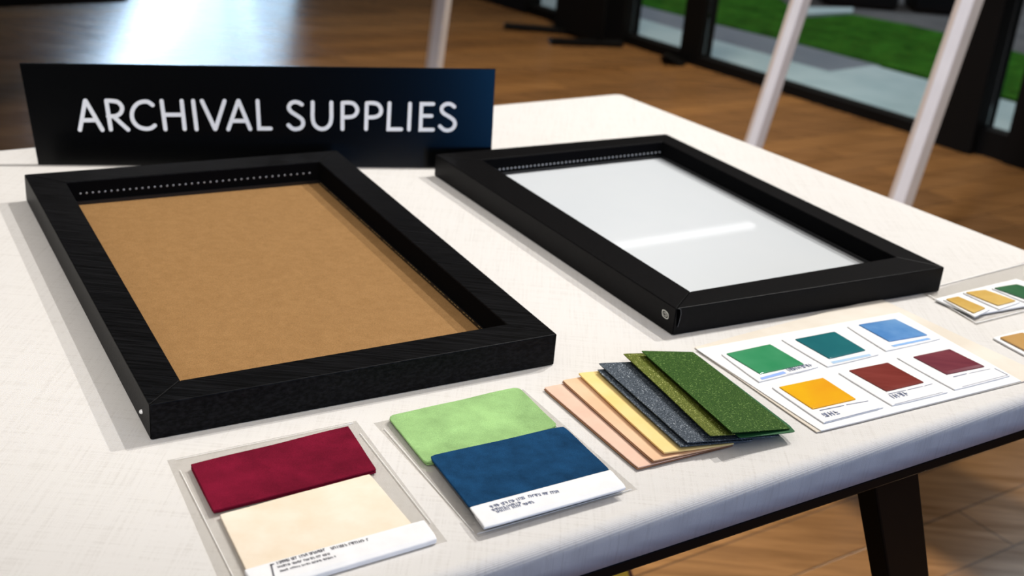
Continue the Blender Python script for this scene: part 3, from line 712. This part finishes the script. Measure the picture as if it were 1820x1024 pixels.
# ------------------------------------------------------------------ light
def aim(o, target):
    d = Vector(target)-o.location; o.rotation_euler = d.to_track_quat('-Z', 'Y').to_euler()
def lamp(name, typ, loc, target, energy, col, **kw):
    l = bpy.data.lights.new(name, typ); l.energy = energy; l.color = col
    for k_, v_ in kw.items(): setattr(l, k_, v_)
    o = bpy.data.objects.new(name, l); COL.objects.link(o); o.location = loc; aim(o, target); return o
T0 = Vector((0, 1.2, TZ))
def dirv(az, el): 
    a, e = math.radians(az), math.radians(el); return Vector((math.cos(a)*math.cos(e), math.sin(a)*math.cos(e), math.sin(e)))
lamp('track_spot_a', 'SPOT', T0+dirv(38, 50)*3.4, T0+Vector((-.05, 0, 0)), 225, (1, .97, .92), spot_size=.75, spot_blend=.6, shadow_soft_size=.035)
lamp('track_spot_b', 'SPOT', T0+dirv(52, 62)*3.2, T0+Vector((-.05, 0, 0)), 195, (1, .97, .93), spot_size=.75, spot_blend=.6, shadow_soft_size=.035)
lamp('sign_spot', 'SPOT', (.1, -1.3, 2.6), (-.32, 1.46, .84), 150, (1, .97, .94), spot_size=.42, spot_blend=.5, shadow_soft_size=.08)
# daylight doorway far behind on the left, mirrored in the floor
def doorway(x, w, e, tilt):
    o = lamp('doorway_daylight', 'AREA', (x, 9.2, 1.15), (x, 0, 1.15), e, (.55, .76, 1), shape='RECTANGLE', size=w, size_y=2.0)
    o.rotation_euler.rotate_axis('Z', tilt)
doorway(-3.10, .26, 22, -.5); doorway(-2.42, 1.0, 36, -.15)
# blue lamp added behind the viewer, to the right, for the sign's bluish reflection
lamp('sign_blue_lamp', 'AREA', (1.85, -.9, 1.2), (-.1, 1.4, .9), 2.2, (.05, .36, 1), shape='RECTANGLE', size=1.2, size_y=.9, spread=1.2)
# tube light over the aisle
o = lamp('aisle_tube', 'AREA', (.675, 4.68, 2.0), (.19, 1.33, .756), .075, (1, 1, 1), shape='RECTANGLE', size=.585, size_y=.03)
zz = -(Vector((.19, 1.33, .756))-o.location).normalized(); xx = Vector((.49, .32, 0)); xx = (xx - zz*xx.dot(zz)).normalized(); yy = zz.cross(xx)
o.rotation_euler = Matrix((xx, yy, zz)).transposed().to_euler()
# sun through the glass wall on the floor beside the table
lamp('floor_sun', 'SPOT', wp(-1.3, 3, 6.0), (1.0, 1.9, 0), 3200, (1, .84, .62), spot_size=.44, spot_blend=.6, shadow_soft_size=.03)
lamp('room_warm', 'SPOT', (.3, 4.2, 2.9), (.3, 4.9, 0), 330, (1, .81, .56), spot_size=1.5, spot_blend=1, shadow_soft_size=.2)
lamp('pole_fill', 'SPOT', (-.6, .6, 2.9), (.85, 3.3, .6), 420, (.97, .96, 1), spot_size=.5, spot_blend=.6, shadow_soft_size=.2)
lamp('outdoor_light', 'SPOT', wp(1.2, 5, 6), wp(1.2, 1.4, 0), 620, (.95, .98, 1), spot_size=1.1, spot_blend=.7, shadow_soft_size=.3)
wd = bpy.data.worlds.new('world'); SC.world = wd; wd.use_nodes = True; nt = wd.node_tree
bg = nt.nodes['Background']
tc = N(nt, 'ShaderNodeTexCoord'); sx = N(nt, 'ShaderNodeSeparateXYZ'); nt.links.new(tc.outputs['Generated'], sx.inputs[0])
cz = ramp(nt, sx.outputs['Z'], [(0., (.02, .018, .016)), (.50, (.05, .046, .043)), (.72, (.85, .78, .70)), (1., (1.0, .92, .83))])
cf = ramp(nt, sx.outputs['Z'], [(0., (.02, .022, .028)), (.30, (.06, .065, .075)), (.62, (.85, .83, .83)), (1., (1.0, .92, .83))])
mr = N(nt, 'ShaderNodeMapRange'); mr.inputs['From Min'].default_value = .35; mr.inputs['From Max'].default_value = -.35
nt.links.new(sx.outputs['Y'], mr.inputs['Value'])
mx = N(nt, 'ShaderNodeMixRGB'); nt.links.new(mr.outputs[0], mx.inputs[0]); nt.links.new(cz, mx.inputs[1]); nt.links.new(cf, mx.inputs[2])
nt.links.new(mx.outputs[0], bg.inputs['Color']); bg.inputs['Strength'].default_value = .72
